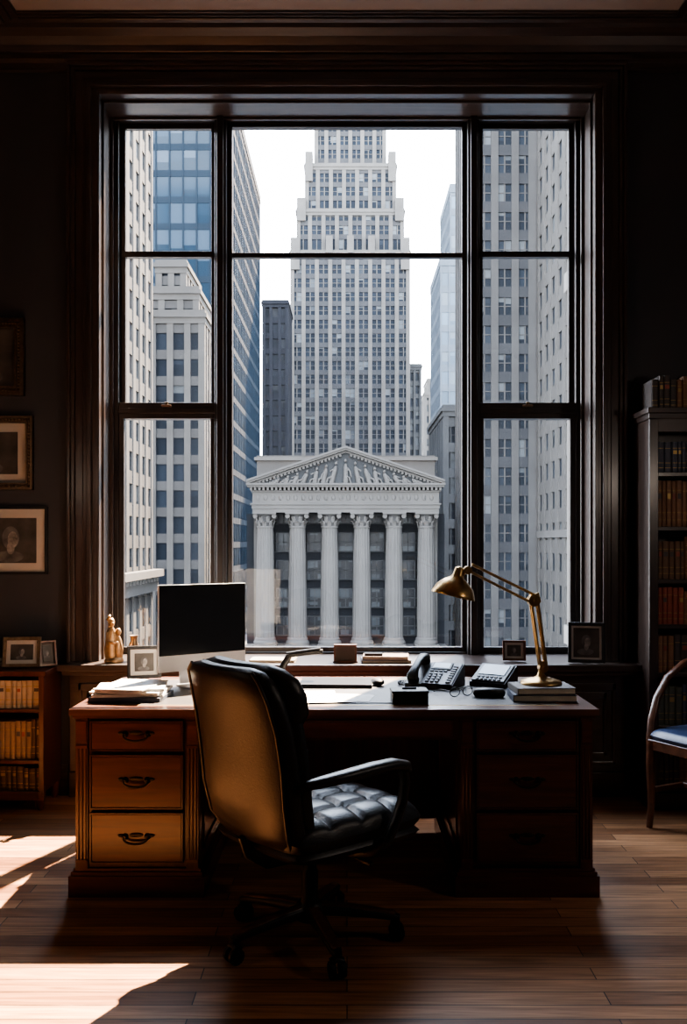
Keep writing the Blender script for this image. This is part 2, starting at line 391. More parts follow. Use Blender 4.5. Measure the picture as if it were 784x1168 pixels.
picture('photo_frame',.20,.165,.018,M_bronze,M_matb,.022,loc=(-1.78,5.10,.753),rot=(math.radians(-12),0,math.radians(8)),stand=True)
picture('photo_frame',.10,.14,.012,M_chairwood,M_matd,.012,loc=(-1.655,5.15,.753),rot=(math.radians(-10),0,math.radians(42)),stand=True)

b=MB(); X0,X1,Y0,Y1=1.63,2.55,5.02,WY-.03
b.bb(X0,X0+.03,Y0,Y1,.0,2.13,M_trim); b.bb(X1-.03,X1,Y0,Y1,.0,2.13,M_trim); b.bb(X0,X1,Y1-.012,Y1,.0,2.13,M_trim)
b.bb(X0-.02,X1+.02,Y0-.03,Y1,2.13,2.16,M_trimH); b.bb(X0-.01,X1+.01,Y0-.018,Y1,2.10,2.131,M_trimH); b.bb(X0,X1,Y0-.005,Y0+.02,2.03,2.12,M_trimH)
b.bb(X0-.005,X0+.045,Y0-.008,Y0+.02,0,2.1,M_trim); b.bb(X1-.045,X1+.005,Y0-.008,Y0+.02,0,2.1,M_trim)
b.bb(X0-.01,X1+.01,Y0-.016,Y1,0,.09,M_trimH)
SH=[1.815,1.522,1.238,.994,.735,.45,.12]
for z in SH: b.bb(X0+.02,X1-.02,Y0+.0,Y1-.01,z-.024,z,M_trimH)
tb=b.done('tall_bookcase',bevel=.003)
b=MB()
tops=[2.03]+SH[:-1]
for z,t in zip(SH,tops):
    hh=t-z-.024
    row(b,X0+.05,X1-.05,Y0+.015,z,hh*.78,hh*.93,.2,BOOKC if z!=1.238 else [BOOKC[2],BOOKC[0],BOOKT[2]])
b.done('books',parent=tb)
b=MB(); row(b,X0+.03,X0+.62,Y0+.05,2.16,.15,.20,.17,BOOKC[:2]+[BOOKT[3]],group=False); b.done('row_of_books')

# ------------------------------------------------------------------ desk
b=MB(); DX0,DX1,DY0,DY1=-1.125,1.02,3.78,4.68
b.bb(DX0,DX1,DY0-.012,DY1+.012,.735,.76,M_top); b.bb(DX0+.012,DX1-.012,DY0,DY1,.722,.736,M_desk)
b.bb(DX0+.14,DX1-.14,DY0+.09,DY1-.09,.7595,.7612,M_blotter)
for x0,x1,y0,y1 in [(DX0+.13,DX1-.13,DY0+.08,DY0+.088),(DX0+.13,DX1-.13,DY1-.088,DY1-.08)]: b.bb(x0,x1,y0,y1,.7595,.7609,M_gold)
M_pull=mat('drawer_pull_bronze',(.05,.04,.03),.35,1,var=.25,scale=60)
def bail(x,z,y):
    for sx in (-1,1):
        b.sweep([(x+sx*.045,y,z),(x+sx*.045,y-.006,z),(x+sx*.045,y-.018,z)],[.014,.010,.006],[.014,.010,.006],M_pull,seg=12)
        b.ell((x+sx*.062,y-.003,z+.004),(.013,.004,.007),M_pull,10,6)
    pts=[(x+.05*math.sin(t),y-.018-.006*math.cos(t),z+.002-.026*max(0,math.cos(t))**.8) for t in [(-.5+i/12)*pi for i in range(13)]]
    b.tube(pts,[.003+.0025*math.sin(pi*i/12) for i in range(13)],M_pull,8,up=(0,1,0))
    b.ell((x,y-.003,z+.006),(.03,.003,.009),M_pull,12,6)
for (x0,x1) in [(-1.105,-.60),(.46,1.0)]:
    b.bb(x0,x1,DY0+.02,DY1-.02,.09,.724,M_deskV)
    for xs,sg in ((x0,-1),(x1,1)):
        for (y0,y1,z0,z1) in [(DY0+.10,DY1-.10,.64,.66),(DY0+.10,DY1-.10,.16,.18),(DY0+.10,DY0+.12,.16,.66),(DY1-.12,DY1-.10,.16,.66)]:
            b.bb(min(xs,xs+sg*.008),max(xs,xs+sg*.008),y0,y1,z0,z1,M_deskV)
    b.bb(x0-.022,x1+.022,DY0-.012,DY1+.012,0,.085,M_desk); b.bb(x0-.014,x1+.014,DY0-.004,DY1+.004,.085,.10,M_desk); b.bb(x0-.006,x1+.006,DY0+.006,DY1-.006,.10,.112,M_desk)
    for px in (x0+.028,x1-.028):
        b.bb(px-.025,px+.025,DY0+.004,DY0+.03,.11,.722,M_deskV)
        for k in (-1,0,1):
            b.cyl((px+k*.0145,DY0+.006,.15),(px+k*.0145,DY0+.006,.60),.0062,M_deskV,10)
        b.bb(px-.024,px+.024,DY0-.002,DY0+.02,.60,.612,M_desk); b.bb(px-.024,px+.024,DY0-.002,DY0+.02,.138,.15,M_desk)
        b.bb(px-.02,px+.02,DY0-.001,DY0+.02,.625,.71,M_desk)
    for (z0,z1) in [(.59,.712),(.355,.575),(.135,.34)]:
        a0,a1=x0+.064,x1-.064
        b.bb(a0,a1,DY0+.003,DY0+.04,z0,z1,M_desk)
        b.bb(a0+.008,a1-.008,DY0-.006,DY0+.02,z0+.008,z1-.008,M_desk)
        for (q0,q1,w0,w1) in [(a0,a1,z0,z0+.006),(a0,a1,z1-.006,z1)]: b.bb(q0,q1,DY0-.009,DY0+.01,w0,w1,M_deskV)
        for q0 in (a0,a1-.006): b.bb(q0,q0+.006,DY0-.0092,DY0+.01,z0,z1,M_deskV)
        bail((a0+a1)/2,(z0+z1)/2+.008,DY0-.006)
b.bb(-.60,.46,DY0+.02,DY1-.02,.63,.723,M_deskV)
b.bb(-.57,.43,DY0+.008,DY0+.03,.642,.712,M_desk); b.bb(-.56,.42,DY0+.002,DY0+.02,.65,.704,M_desk)
b.bb(-.60,.46,DY1-.06,DY1-.03,.07,.723,M_deskV)
b.done('executive_desk',bevel=.003)

# ------------------------------------------------------------------ office chair
b=MB()
prof=[(.405,-.215,.17,.030),(.42,-.235,.225,.045),(.47,-.262,.25,.052),(.58,-.285,.262,.052),(.70,-.298,.265,.05),(.82,-.318,.262,.05),(.92,-.345,.25,.05),(.985,-.37,.232,.046),(1.015,-.383,.20,.034),(1.025,-.388,.15,.016)]
def backring(z,y,w,t,n=3.2,seg=40,bow=.035):
    r=[]
    for k in range(seg):
        q=2*pi*k/seg; c=math.cos(q); d=math.sin(q)
        c=math.copysign(abs(c)**(2/n),c); d=math.copysign(abs(d)**(2/n),d)
        r.append((w*c,y+t*d+bow*c*c,z))
    return r
b.loft([backring(*p) for p in prof],M_leatherB)
for sx in (-1,1):
    b.tube([(sx*(w*.93),y-t*.72+.03,z) for z,y,w,t in prof[1:-1]],.006,M_leather,8,up=(1,0,0))
b.loft([backring(z,y+.055,w*.95,.045) for z,y,w,t in prof[2:7]],M_leather)
hp=[(.815,-.275,.20,.03),(.83,-.265,.24,.06),(.875,-.262,.262,.08),(.935,-.272,.262,.082),(.985,-.292,.252,.07),(1.018,-.315,.22,.05),(1.033,-.325,.16,.022)]
b.loft([backring(*p,n=2.6) for p in hp],M_leather)
for z in (.62,.74):
    b.tube([(x,-.205+.05*(x/.24)**2-(z-.62)*.12,z) for x in [(-.22+.44*i/10) for i in range(11)]],.007,M_leather,8)
b.cushion((0,.035,.445),.272,.295,.064,M_leather,tuft=(4,.016))
b.cushion((0,.035,.395),.269,.29,.035,M_leather,None,N=24)
for i in range(1,4):
    for j in range(1,4): b.ell((-.272+.544*i/4,.035-.295+.59*j/4,.499),(.009,.009,.005),M_leather,10,6)
b.box(0,.0,.352,.22,.26,.02,M_dark)
for sx in (-1,1):
    x=sx*.305
    pad=[(x*.94,-.24,.655),(x,-.18,.658),(x,-.08,.662),(x,.04,.668),(x,.13,.668),(x,.185,.655),(x,.20,.635)]
    b.sweep(pad,[.014,.026,.03,.032,.032,.028,.016],[.010,.018,.02,.021,.021,.02,.012],M_leather,n=2.6,seg=16)
    b.sweep([(x,.175,.645),(x,.185,.60),(x,.170,.53),(x,.135,.46),(x,.10,.41),(x*.9,.06,.37),(x*.6,.04,.355)],[.020]*7,[.014]*7,M_black,up=(0,1,0),n=3,seg=12)
    b.sweep([(x*.8,-.27,.63),(x*.93,-.24,.645),(x,-.18,.65)],.012,.012,M_black,n=3)
b.box(0,0,.335,.14,.2,.035,M_black); b.cyl((.05,.05,.33),(.26,.05,.335),.006,M_dark,10)
b.box(.26,.05,.335,.05,.02,.01,M_black)
b.sweep([(0,-.05,.33),(0,-.18,.335),(0,-.25,.38),(0,-.27,.44)],.04,.012,M_black,up=(1,0,0),n=3)
b.lathe([(.036,.10),(.036,.14),(.03,.15),(.03,.25),(.024,.26),(.024,.33)],(0,0,0),M_dark,20)
b.lathe([(.045,.075),(.055,.09),(.055,.125),(.04,.14)],(0,0,0),M_black,20)
for k in range(5):
    a=math.radians(6+72*k+45)
    b.M=Matrix.Rotation(a,4,'Z')
    pts=[(.03,0,.112),(.12,0,.108),(.22,0,.096),(.30,0,.084),(.325,0,.078)]
    b.sweep(pts,[.030,.028,.024,.021,.014],[.020,.018,.014,.012,.009],M_black,n=4,seg=12)
    b.sweep([(p[0],0,p[2]+.012) for p in pts[:-1]]+[(.31,0,.094)],[.024,.022,.019,.016,.010],[.010,.009,.008,.007,.005],M_chairwood,n=4,seg=12)
    b.cyl((.31,0,.05),(.31,0,.085),.008,M_dark,10)
    b.sweep([(.31,-.02,.052),(.31,0,.062),(.31,.02,.052)],.018,.012,M_black)
    for sy in (-1,1):
        b.cyl((.315,sy*.010,.028),(.315,sy*.026,.028),.028,M_black,20); b.cyl((.315,sy*.026,.028),(.315,sy*.029,.028),.016,M_dark,14)
b.M=Matrix.Identity(4)
b.done('office_chair',loc=(-.135,3.37,0),rot=(0,0,math.radians(-50)),bevel=.002,seg=1)

# ------------------------------------------------------------------ wooden armchair (right)
b=MB()
b.cushion((0,0,.465),.245,.235,.04,M_blueleather,N=24,e=8); b.bb(-.24,.24,-.23,.23,.395,.445,M_chairwood)
for sx in (-1,1):
    b.sweep([(sx*.225,-.215,.44),(sx*.228,-.22,.30),(sx*.225,-.217,.12),(sx*.23,-.225,0)],[.022,.019,.015,.013],[.022,.019,.015,.013],M_chairwood,up=(0,1,0),n=4)
    b.sweep([(sx*.215,.36,1.0),(sx*.215,.30,.80),(sx*.215,.245,.60),(sx*.215,.22,.42),(sx*.215,.24,.2),(sx*.215,.28,0)],[.017,.018,.02,.021,.018,.014],[.015,.017,.02,.021,.018,.014],M_chairwood,up=(1,0,0),n=4)
    b.sweep([(sx*.225,.33,.86),(sx*.25,.20,.84),(sx*.265,.06,.81),(sx*.268,-.06,.74),(sx*.262,-.14,.64),(sx*.25,-.19,.53),(sx*.235,-.215,.44)],[.02]*7,[.014]*7,M_chairwood,n=3)
    b.bb(sx*.22-.012,sx*.22+.012,-.2,.24,.18,.205,M_chairwood)
b.sweep([(x,.36-.04*(1-(x/.215)**2)*-1,1.0+.03*math.cos(x*7)) for x in [-.23+.46*i/10 for i in range(11)]],.013,.035,M_chairwood,n=3)
for x in (-.11,0,.11): b.sweep([(x,.24,.44),(x,.27,.62),(x,.33,.82),(x,.39,1.0)],.02,.007,M_chairwood,up=(0,1,0),n=3)
b.bb(-.22,.22,-.01,.015,.18,.205,M_chairwood)
b.done('wooden_armchair',loc=(1.83,4.60,0),rot=(0,0,math.radians(-62)),bevel=.002,seg=1)

# ------------------------------------------------------------------ desktop computer
b=MB(); W,H=.455,.40
b.bb(-W/2,W/2,-.008,.006,0,H,M_silver)
b.bb(-W/2+.002,W/2-.002,-.0095,-.006,.075,H-.002,M_screen)
b.ell((0,-.009,.038),(.009,.0015,.011),M_grey,12,8)
b.loft([[(W*.49*math.cos(2*pi*k/24)*s,.006+dd,H*.5+H*.49*math.sin(2*pi*k/24)*s) for k in range(24)] for s,dd in((.9,0),(.7,.02),(.3,.035))],M_silver)
b.loft([[(x,y+dy,z) for x,dy in((-.09,0),(.09,0),(.09,.008),(-.09,.008))] for y,z in((.02,.16),(.05,.08),(.06,0),(.05,-.068))],M_silver,False)
b.bb(-.10,.10,-.09,.075,-.078,-.070,M_silver)
b.done('desktop_computer',loc=(-.68,4.39,.8395),rot=(0,0,math.radians(36.7)),bevel=.002)

b=MB()
z=.7615
for i,(w,d,h,m,an) in enumerate([(.31,.23,.018,BOOKC[3],-4),(.30,.22,.012,M_paper,3),(.30,.22,.010,M_paper,-6),(.29,.21,.012,M_paper,7),(.22,.30,.006,M_paper,-10)]):
    b.M=Matrix.Translation((-.935,4.05,z))@Matrix.Rotation(math.radians(an),4,'Z'); b.bb(-w/2,w/2,-d/2,d/2,0,h,m); z+=h
b.M=Matrix.Identity(4); b.done('paper_stack',bevel=.001,seg=1)
picture('photo_frame',.165,.16,.016,M_black,M_matb,.02,loc=(-1.0,4.60,.7645),rot=(math.radians(-12),0,math.radians(15)),stand=True)

b=MB(); b.bb(-.36,.22,3.90,4.26,.7612,.7655,M_blotter); b.done('desk_pad',bevel=.002)
b=MB()
for cx,cy,an,k in [(-.18,4.12,4,0),(-.02,4.03,-12,1),(-.10,3.98,7,2)]:
    b.M=Matrix.Translation((cx,cy,.7656+.0008*k))@Matrix.Rotation(math.radians(an),4,'Z'); b.bb(-.13,.13,-.09,.09,0,.0007,M_paper)
b.M=Matrix.Identity(4); b.done('loose_papers')
b=MB(); b.bb(-.17,.17,-.115,.115,0,.010,M_dark); b.bb(-.17,.17,-.115,.115,.0115,.018,M_dark); b.cyl((-.12,.113,.011),(.12,.113,.011),.006,M_black,10)
b.done('closed_laptop',loc=(-.05,4.42,.762),rot=(0,0,math.radians(-2)),bevel=.003)
b=MB(); b.ell((0,0,.012),(.03,.05,.017),M_black,16,10); b.done('computer_mouse',loc=(.145,4.40,.7665),rot=(0,0,.3))
b=MB(); b.bb(-.075,.075,-.05,.05,0,.045,M_black); b.bb(-.078,.078,-.053,.053,.045,.056,M_black); b.cyl((-.03,0,.06),(.03,0,.06),.004,M_dark,10)
b.done('black_desk_box',loc=(.262,3.93,.7612),rot=(0,0,math.radians(3)),bevel=.003)
b=MB()
b.bb(-.03,.03,-.05,.05,0,.008,M_dark)
b.sweep([(-.02,0,.008),(-.01,.0,.06),(.03,.0,.125)],.016,.006,M_dark,up=(0,1,0),n=4)
b.M=Matrix.Translation((.035,0,.125))@Matrix.Rotation(math.radians(-8),4,'Y'); b.bb(-.015,.16,-.02,.02,-.005,.012,M_black); b.bb(-.015,.15,-.018,.018,.014,.022,M_dark)
b.M=Matrix.Identity(4); b.done('stapler_on_stand',loc=(-.31,4.50,.7612),bevel=.002)
def phone(name,loc,rot):
    b=MB()
    pr=[(-.10,.0),(.10,0),(.10,.095),(.085,.10),(-.10,.022)]
    b.prism_x(pr,-.10,.13,M_black)
    th=math.atan2(.078,.185)
    b.M=Matrix.Translation((0,-.10,.022))@Matrix.Rotation(th,4,'X')
    b.bb(-.02,.125,.0,.195,.0,.006,M_grey)
    b.bb(-.01,.085,.125,.185,.006,.012,M_black); b.bb(-.003,.078,.132,.178,.0115,.0135,M_lcd)
    for i in range(3):
        for j in range(4): b.box(.003+i*.024,.018+j*.022,.009,.015,.012,.008,M_key)
    for j in range(8): b.box(.105,.015+j*.02,.009,.022,.009,.008,M_key)
    for i in range(4): b.box(.0+i*.022,.112,.008,.016,.008,.006,M_black)
    hs=[(-.06,.0,.022),(-.06,.01,.034),(-.06,.05,.048),(-.06,.1,.052),(-.06,.15,.048),(-.06,.19,.036),(-.06,.2,.024)]
    b.sweep(hs,[.026,.028,.020,.018,.020,.028,.026],[.012,.016,.011,.010,.011,.016,.012],M_black,n=3,seg=16,up=(0,.01,1))
    b.lathe([(.026,0),(.028,.01),(.026,.02)],(-.06,.012,.004),M_black,20); b.lathe([(.026,0),(.028,.01),(.026,.02)],(-.06,.188,.004),M_black,20)
    b.M=Matrix.Identity(4)
    pts=[]
    for i in range(160):
        t=i/159; a=t*2*pi*20
        pts.append((-.10-.06*math.sin(pi*t)+.006*math.cos(a),-.09+.16*t,.010+.006*math.sin(a)))
    b.tube(pts,.0018,M_black,5)
    b.done(name,loc=loc,rot=rot,bevel=.002,seg=1)
phone('desk_telephone',(.40,4.38,.7615),(0,0,math.radians(-24)))
b=MB(); b.prism_x([(-.07,0),(.08,0),(.08,.085),(.07,.09),(-.07,.02)],-.09,.09,M_black)
th=math.atan2(.07,.14); b.M=Matrix.Translation((0,-.07,.02))@Matrix.Rotation(th,4,'X')
b.bb(-.083,.083,.008,.15,0,.008,M_grey); b.bb(-.068,.068,.055,.14,.007,.011,M_lcd)
for i in range(6):
    for j in range(2): b.box(-.055+i*.022,.018+j*.02,.009,.015,.011,.006,M_key)
b.M=Matrix.Identity(4); b.cyl((-.06,.08,.03),(-.06,.12,.006),.004,M_black,8)
b.done('desk_intercom',loc=(.69,4.40,.7615),rot=(0,0,math.radians(-34)),bevel=.002,seg=1)
b=MB()
for sx in (-1,1):
    b.tube([(sx*.034+.026*math.cos(t*pi/8),0,.022+.02*math.sin(t*pi/8)) for t in range(17)],.0022,M_black,6,up=(0,1,0))
    b.tube([(sx*.06,0,.028),(sx*.062,.07,.026),(sx*.058,.13,.008)],.002,M_black,6)
b.tube([(-.009,0,.026),(0,0,.030),(.009,0,.026)],.002,M_black,6,up=(0,1,0))
b.done('eyeglasses',loc=(.50,4.08,.7615),rot=(0,0,.5))
b=MB(); b.sweep([(-.07,0,.018),(-.06,0,.02),(0,0,.022),(.06,0,.02),(.07,0,.018)],[.01,.028,.03,.028,.01],[.008,.018,.02,.018,.008],M_black,n=2.6,seg=16)
b.done('glasses_case',loc=(.62,4.07,.7600),rot=(0,0,-.15))

b=MB(); ztop=flat_stack(b,.84,4.03,.7615,[(.27,.20,.030,BOOKC[3],-2),(.25,.19,.028,BOOKC[1],3)]); b.done('hardcover_books',bevel=.0015,seg=1)
b=MB()
b.lathe([(.088,0),(.09,.006),(.085,.014),(.06,.022),(.03,.028),(.018,.038),(.012,.05),(.012,.06)],(0,0,0),M_brass,40)
def rod(p,q,r=.006): b.cyl(p,q,r,M_brass,12)
A=Vector((0,0,.05)); J1=Vector((-.045,0,.355)); J2=Vector((-.325,0,.495)); J3=Vector((-.36,0,.47))
for dy in (-.012,.012):
    rod(A+Vector((-.004,dy,.02)),J1+Vector((0,dy,0))); rod(A+Vector((.022,dy,.02)),J1+Vector((.03,dy,-.01)))
    rod(J1+Vector((.0,dy,.0)),J2+Vector((0,dy,0)),.0055); rod(J1+Vector((.03,dy,-.01))+Vector((0,0,.035)),J2+Vector((.02,dy,.025)),.0055)
b.sweep([A+Vector((.01,0,.01)),A+Vector((.01,0,.05))],.016,.022,M_brass,up=(0,1,0))
for p,r in ((A+Vector((.008,0,.02)),.02),(J1+Vector((.012,0,.008)),.026),(J2,.018)):
    b.cyl(p+Vector((0,-.02,0)),p+Vector((0,.02,0)),r,M_brass,20); b.cyl(p+Vector((0,-.026,0)),p+Vector((0,.026,0)),r*.4,M_brass,12)
for (p,q) in ((A+Vector((.01,0,.06)),A+Vector((0,0,.16))),):
    n=90; pts=[tuple(p.lerp(q,i/n)+Vector((.008*math.cos(i*.9),.008*math.sin(i*.9),0))) for i in range(n)]
    b.tube(pts,.0014,M_brass,5)
b.tube([tuple(J1+Vector((.012,.0,.03))),tuple(J1+Vector((.03,0,.04))),tuple(J1+Vector((.04,0,.0)))],.006,M_brass)
b.cyl(tuple(J2),tuple(J3),.008,M_brass)
b.M=Matrix.Translation(J3+Vector((-.005,0,.005)))@Matrix.Rotation(math.radians(14),4,'Y')
b.lathe([(.010,.035),(.02,.03),(.024,.0),(.03,-.012),(.055,-.028),(.08,-.052),(.093,-.082),(.096,-.095),(.092,-.095),(.088,-.08),(.075,-.052),(.05,-.032),(.02,-.02)],(0,0,0),M_brass,40,cap=False)
b.lathe([(.010,.0351),(.001,.038)],(0,0,0),M_brass,20)
b.ell((0,0,-.055),(.028,.028,.035),M_paper,16,10)
b.M=Matrix.Identity(4)
b.done('desk_lamp',loc=(.845,4.06,ztop),rot=(0,0,math.radians(4)),bevel=.001,seg=1)

b=MB()
b.lathe([(.05,0),(.055,.01),(.05,.022),(.04,.03)],(0,0,0),M_ivory,20)
b.sweep([(-.015,0,.03),(-.02,0,.08),(-.012,0,.14),(-.016,0,.18),(-.015,0,.20)],[.035,.034,.03,.024,.012],[.03,.03,.026,.02,.01],M_ivory,up=(0,1,0))
b.ell((-.014,0,.225),(.019,.02,.026),M_ivory); b.ell((-.006,-.02,.222),(.006,.006,.006),M_ivory,8,6)
b.sweep([(.02,0,.03),(.024,-.005,.07),(.02,0,.12),(.022,0,.15)],[.028,.028,.024,.01],[.024,.025,.02,.01],M_ivory,up=(0,1,0)); b.ell((.024,0,.172),(.016,.017,.022),M_ivory)
b.sweep([(-.035,-.01,.17),(-.04,-.03,.13),(0,-.035,.11),(.02,-.025,.115)],[.01,.009,.008,.007],[.01,.009,.008,.007],M_ivory)
b.sweep([(-.01,.01,.16),(-.02,.03,.2),(-.03,.03,.24),(-.02,.02,.265)],[.012,.014,.012,.004],[.006]*4,M_ivory)
b.done('bronze_figurine',loc=(-1.315,5.26,.76),rot=(0,0,.3))
b=MB(); b.lathe([(.02,0),(.035,.01),(.04,.05),(.03,.09),(.018,.115),(.022,.14),(.026,.145),(.018,.14)],(0,0,0),M_bronze,24); b.done('bronze_vase',loc=(-1.22,5.34,.76))
picture('photo_frame',.20,.225,.018,M_black,M_matb,.012,loc=(1.335,5.20,.764),rot=(math.radians(-12),0,math.radians(-14)),stand=True)
picture('photo_frame',.13,.115,.012,M_chairwood,M_matb,.014,loc=(.95,5.30,.764),rot=(math.radians(-10),0,math.radians(-5)),stand=True)
b=MB(); b.bb(-.065,.065,-.03,.03,0,.10,M_chairwood); b.bb(-.055,.055,-.033,-.028,.01,.09,M_matd); b.bb(-.07,.07,-.035,.035,0,.008,M_chairwood)
b.done('desk_calendar',loc=(-.01,5.28,.76),bevel=.002)
b=MB(); flat_stack(b,.22,5.30,.76,[(.28,.18,.018,BOOKC[3],2),(.26,.17,.02,BOOKT[0],-3)]); b.bb(.1,.2,5.24,5.3,.798,.812,M_dark); b.done('magazine_stack',bevel=.001,seg=1)
b=MB(); flat_stack(b,-.42,5.32,.76,[(.26,.16,.015,BOOKT[1],-2)]); b.done('magazine_stack',bevel=.001,seg=1)

# unseen sconces added on the side walls as interior fill light
def fill_sconce(x,y,z,power,col):
    sg=1 if x<0 else -1
    b=MB()
    b.M=Matrix.Translation((x,y,z))
    b.sweep([(0,0,-.10),(sg*.012,0,-.10)],.05,.09,M_brass,up=(0,0,1)); b.tube([(sg*.01,0,-.1),(sg*.08,0,-.14),(sg*.13,0,-.12),(sg*.14,0,-.06)],.008,M_brass)
    b.lathe([(.03,-.06),(.03,-.03),(.012,-.02),(.012,.02)],(sg*.14,0,0),M_brass,20)
    b.lathe([(.105,-.05),(.07,.10),(.068,.10),(.103,-.05)],(sg*.14,0,0),M_shade,32,cap=False)
    b.M=Matrix.Identity(4)
    b.done('added_fill_sconce',recenter=False)
    l=bpy.data.lights.new('fill_light','POINT'); l.energy=power; l.color=col; l.shadow_soft_size=.09
    o=bpy.data.objects.new('fill_light',l); S.collection.objects.link(o); o.location=(x+sg*.26,y,z+.03)
fill_sconce(-XW,2.6,1.9,9,(1,.78,.62)); fill_sconce(XW,2.6,1.9,22,(1,.84,.72))

# ------------------------------------------------------------------ city outside
K=.18
def stone(name,c,var=.12): return mat(name,[x*K for x in c],.85,var=var,scale=.35,spec=.08)
M_st1=stone('limestone_pale',(.385,.37,.355)); M_st2=stone('limestone_mid',(.29,.285,.285)); M_st3=stone('granite_grey',(.20,.21,.225))
M_sp1=stone('spandrel_pale',(.27,.265,.265)); M_sp2=stone('spandrel_mid',(.17,.175,.19)); M_spT=stone('spandrel_tower',(.18,.185,.20))
M_cella=stone('cella_wall',(.10,.11,.13)); M_cframe=stone('cella_frames',(.28,.29,.31))
M_brk=stone('brick_dark',(.085,.09,.11)); M_stW=stone('marble_white',(.50,.485,.47),.08); M_blue=stone('curtain_frame',(.05,.08,.12)); M_blueL=stone('curtain_frame_pale',(.42,.50,.60))
GZ=-14
def building(name,tiers,bay,fl,pier,span,ms,dark,light,frac=.3,deep=.45,mull=.18,rough=.3,cornice=True,sp=None,spec=.1):
    b=MB(); x00=tiers[0][0]; y00=tiers[0][2]; sp=sp or ms
    dark=[c*.18 for c in dark]; light=[c*.18 for c in light]
    off=(x00,y00,GZ)
    nb0=max(1,round((tiers[0][1]-tiers[0][0])/bay)); bw=(tiers[0][1]-tiers[0][0])/nb0
    g=facade_glass(name+'_windows',off,(bw/ (2 if mull else 1),bw/(2 if mull else 1),fl),dark,light,frac,rough,spec)
    for (x0,x1,y0,y1,z0,z1) in tiers:
        b.bb(x0+deep,x1-deep,y0+deep,y1-deep,z0,z1-.2,g)
        nb=max(1,round((x1-x0)/bw)); w=(x1-x0)/nb
        for i in range(nb+1):
            x=x0+i*w
            xa=max(x0,x-pier/2); xb=min(x1,x+pier/2)
            if i==0: xb=x0+pier
            if i==nb: xa=x1-pier
            b.bb(xa,xb,y0,y0+deep+.1,z0,z1-.3,ms)
            if mull and i<nb: b.bb(x+w/2-mull/2,x+w/2+mull/2,y0+deep*.6,y0+deep+.1,z0,z1-.3,ms)
        ny=max(1,round((y1-y0)/bw)); wy=(y1-y0)/ny
        for i in range(ny+1):
            y=y0+i*wy; ya=max(y0,y-pier/2); yb=min(y1,y+pier/2)
            if i==0: ya=y0+deep+.1; yb=y0+max(pier,deep+.2)
            for (xa,xb) in ((x0,x0+deep+.1),(x1-deep-.1,x1)):
                b.bb(xa,xb,ya,yb,z0,z1-.3,ms)
            if mull and i<ny:
                for (xa,xb) in ((x0+deep*.6,x0+deep+.1),(x1-deep-.1,x1-deep*.6)): b.bb(xa,xb,y+wy/2-mull/2,y+wy/2+mull/2,z0,z1-.3,ms)
        z=GZ+math.floor((z0-GZ)/fl)*fl
        e=deep*.4
        while z<z1-1.7:
            if z>=z0-.01: b.bb(x0+e,x1-e,y0+e,y1-e,z,min(z+span,z1-1.65),sp)
            if mull:
                zz=z+span+(fl-span)*.5
                if z>=z0-.01 and zz<z1-1.7: b.bb(x0+deep*.8,x1-deep*.8,y0+deep*.8,y1-deep*.8,zz-.05,zz+.05,ms)
            z+=fl
        if cornice:
            b.bb(x0-.25,x1+.25,y0-.25,y1+.25,z1-.9,z1-.4,ms)
        b.bb(x0-.06,x1+.06,y0-.06,y1+.06,z1-1.6,z1,ms)
    return b,g
DK=(.055,.07,.095); LT=(.30,.33,.36)
b,g=building('a1',[(-34,-20,58,96,GZ,64)],2.6,3.0,1.0,1.2,M_st1,DK,LT,sp=M_sp1,deep=.22,mull=0,frac=.15)
b.bb(-34,-19.5,57.5,96.4,-3.4,-2.4,M_stW); b.bb(-34,-19.0,57.5,96.8,-1.9,-1.2,M_stW)
for i in range(30): b.bb(-20,-19.3,58+i*1.28,58.6+i*1.28,-2.4,-1.9,M_stW)
b.done('limestone_office_block',recenter=False)
b,g=building('a2',[(-25,-16.8,110,125,GZ,29),(-24.3,-17.6,110.8,124,29,32),(-23,-19.3,112,122,32,35.5)],2.0,3.1,.75,1.1,M_st1,DK,LT,mull=0,sp=M_sp1,deep=.3,frac=.15)
b.done('stepped_stone_building',recenter=False)
b,g=building('a3',[(-38,-17.2,130,185,GZ,70.3)],1.9,3.7,.22,.9,M_blue,(.05,.10,.16),(.16,.24,.34),.4,deep=.12,mull=0,rough=.15,cornice=False,spec=.16)
b.done('glass_skyscraper',recenter=False)
b,g=building('a4',[(-18.2,-12.6,200,214,GZ,53.7)],1.9,3.3,.7,1.3,M_brk,(.05,.06,.08),(.12,.13,.15),.2,mull=0)
b.done('brick_tower',recenter=False)
T=[(-13.4,14.9,220,250,GZ,70.7),(-12.0,13.6,221.5,248,70.7,81),(-10.1,11.8,223,246,81,92.4),(-7.9,9.5,225,244,92.4,112)]
b,g=building('t',T,3.14,3.25,.95,1.15,M_st1,(.04,.055,.08),(.40,.45,.50),.18,deep=.35,mull=.2,sp=M_spT,spec=.05)
for (xa,xb,y,z0,z1) in [(-13.3,-11.2,219.6,66,73.5),(12.7,14.8,219.6,66,73.5),(-11.9,-9.8,221,78,83.4),(11.4,13.5,221,78,83.4),(-10.0,-8.2,222.6,88,95),(9.9,11.7,222.6,88,95),
                         (-5,-3.4,219.7,70,74),(5,6.6,219.7,70,74),(0,1.6,219.7,70,74)]:
    b.bb(xa,xb,y,y+3,z0,z1,M_st1)
b.done('art_deco_skyscraper',recenter=False)
b,g=building('a5',[(15.6,19.2,240,255,GZ,47.7)],1.8,3.3,.6,1.2,M_st3,DK,LT,mull=0); b.done('grey_office_tower',recenter=False)
b,g=building('a6',[(21.6,27,262,275,GZ,44),(22.6,27,263,274,44,48)],1.7,3.2,.8,1.3,M_stW,(.10,.12,.15),LT,mull=0); b.done('white_office_tower',recenter=False)
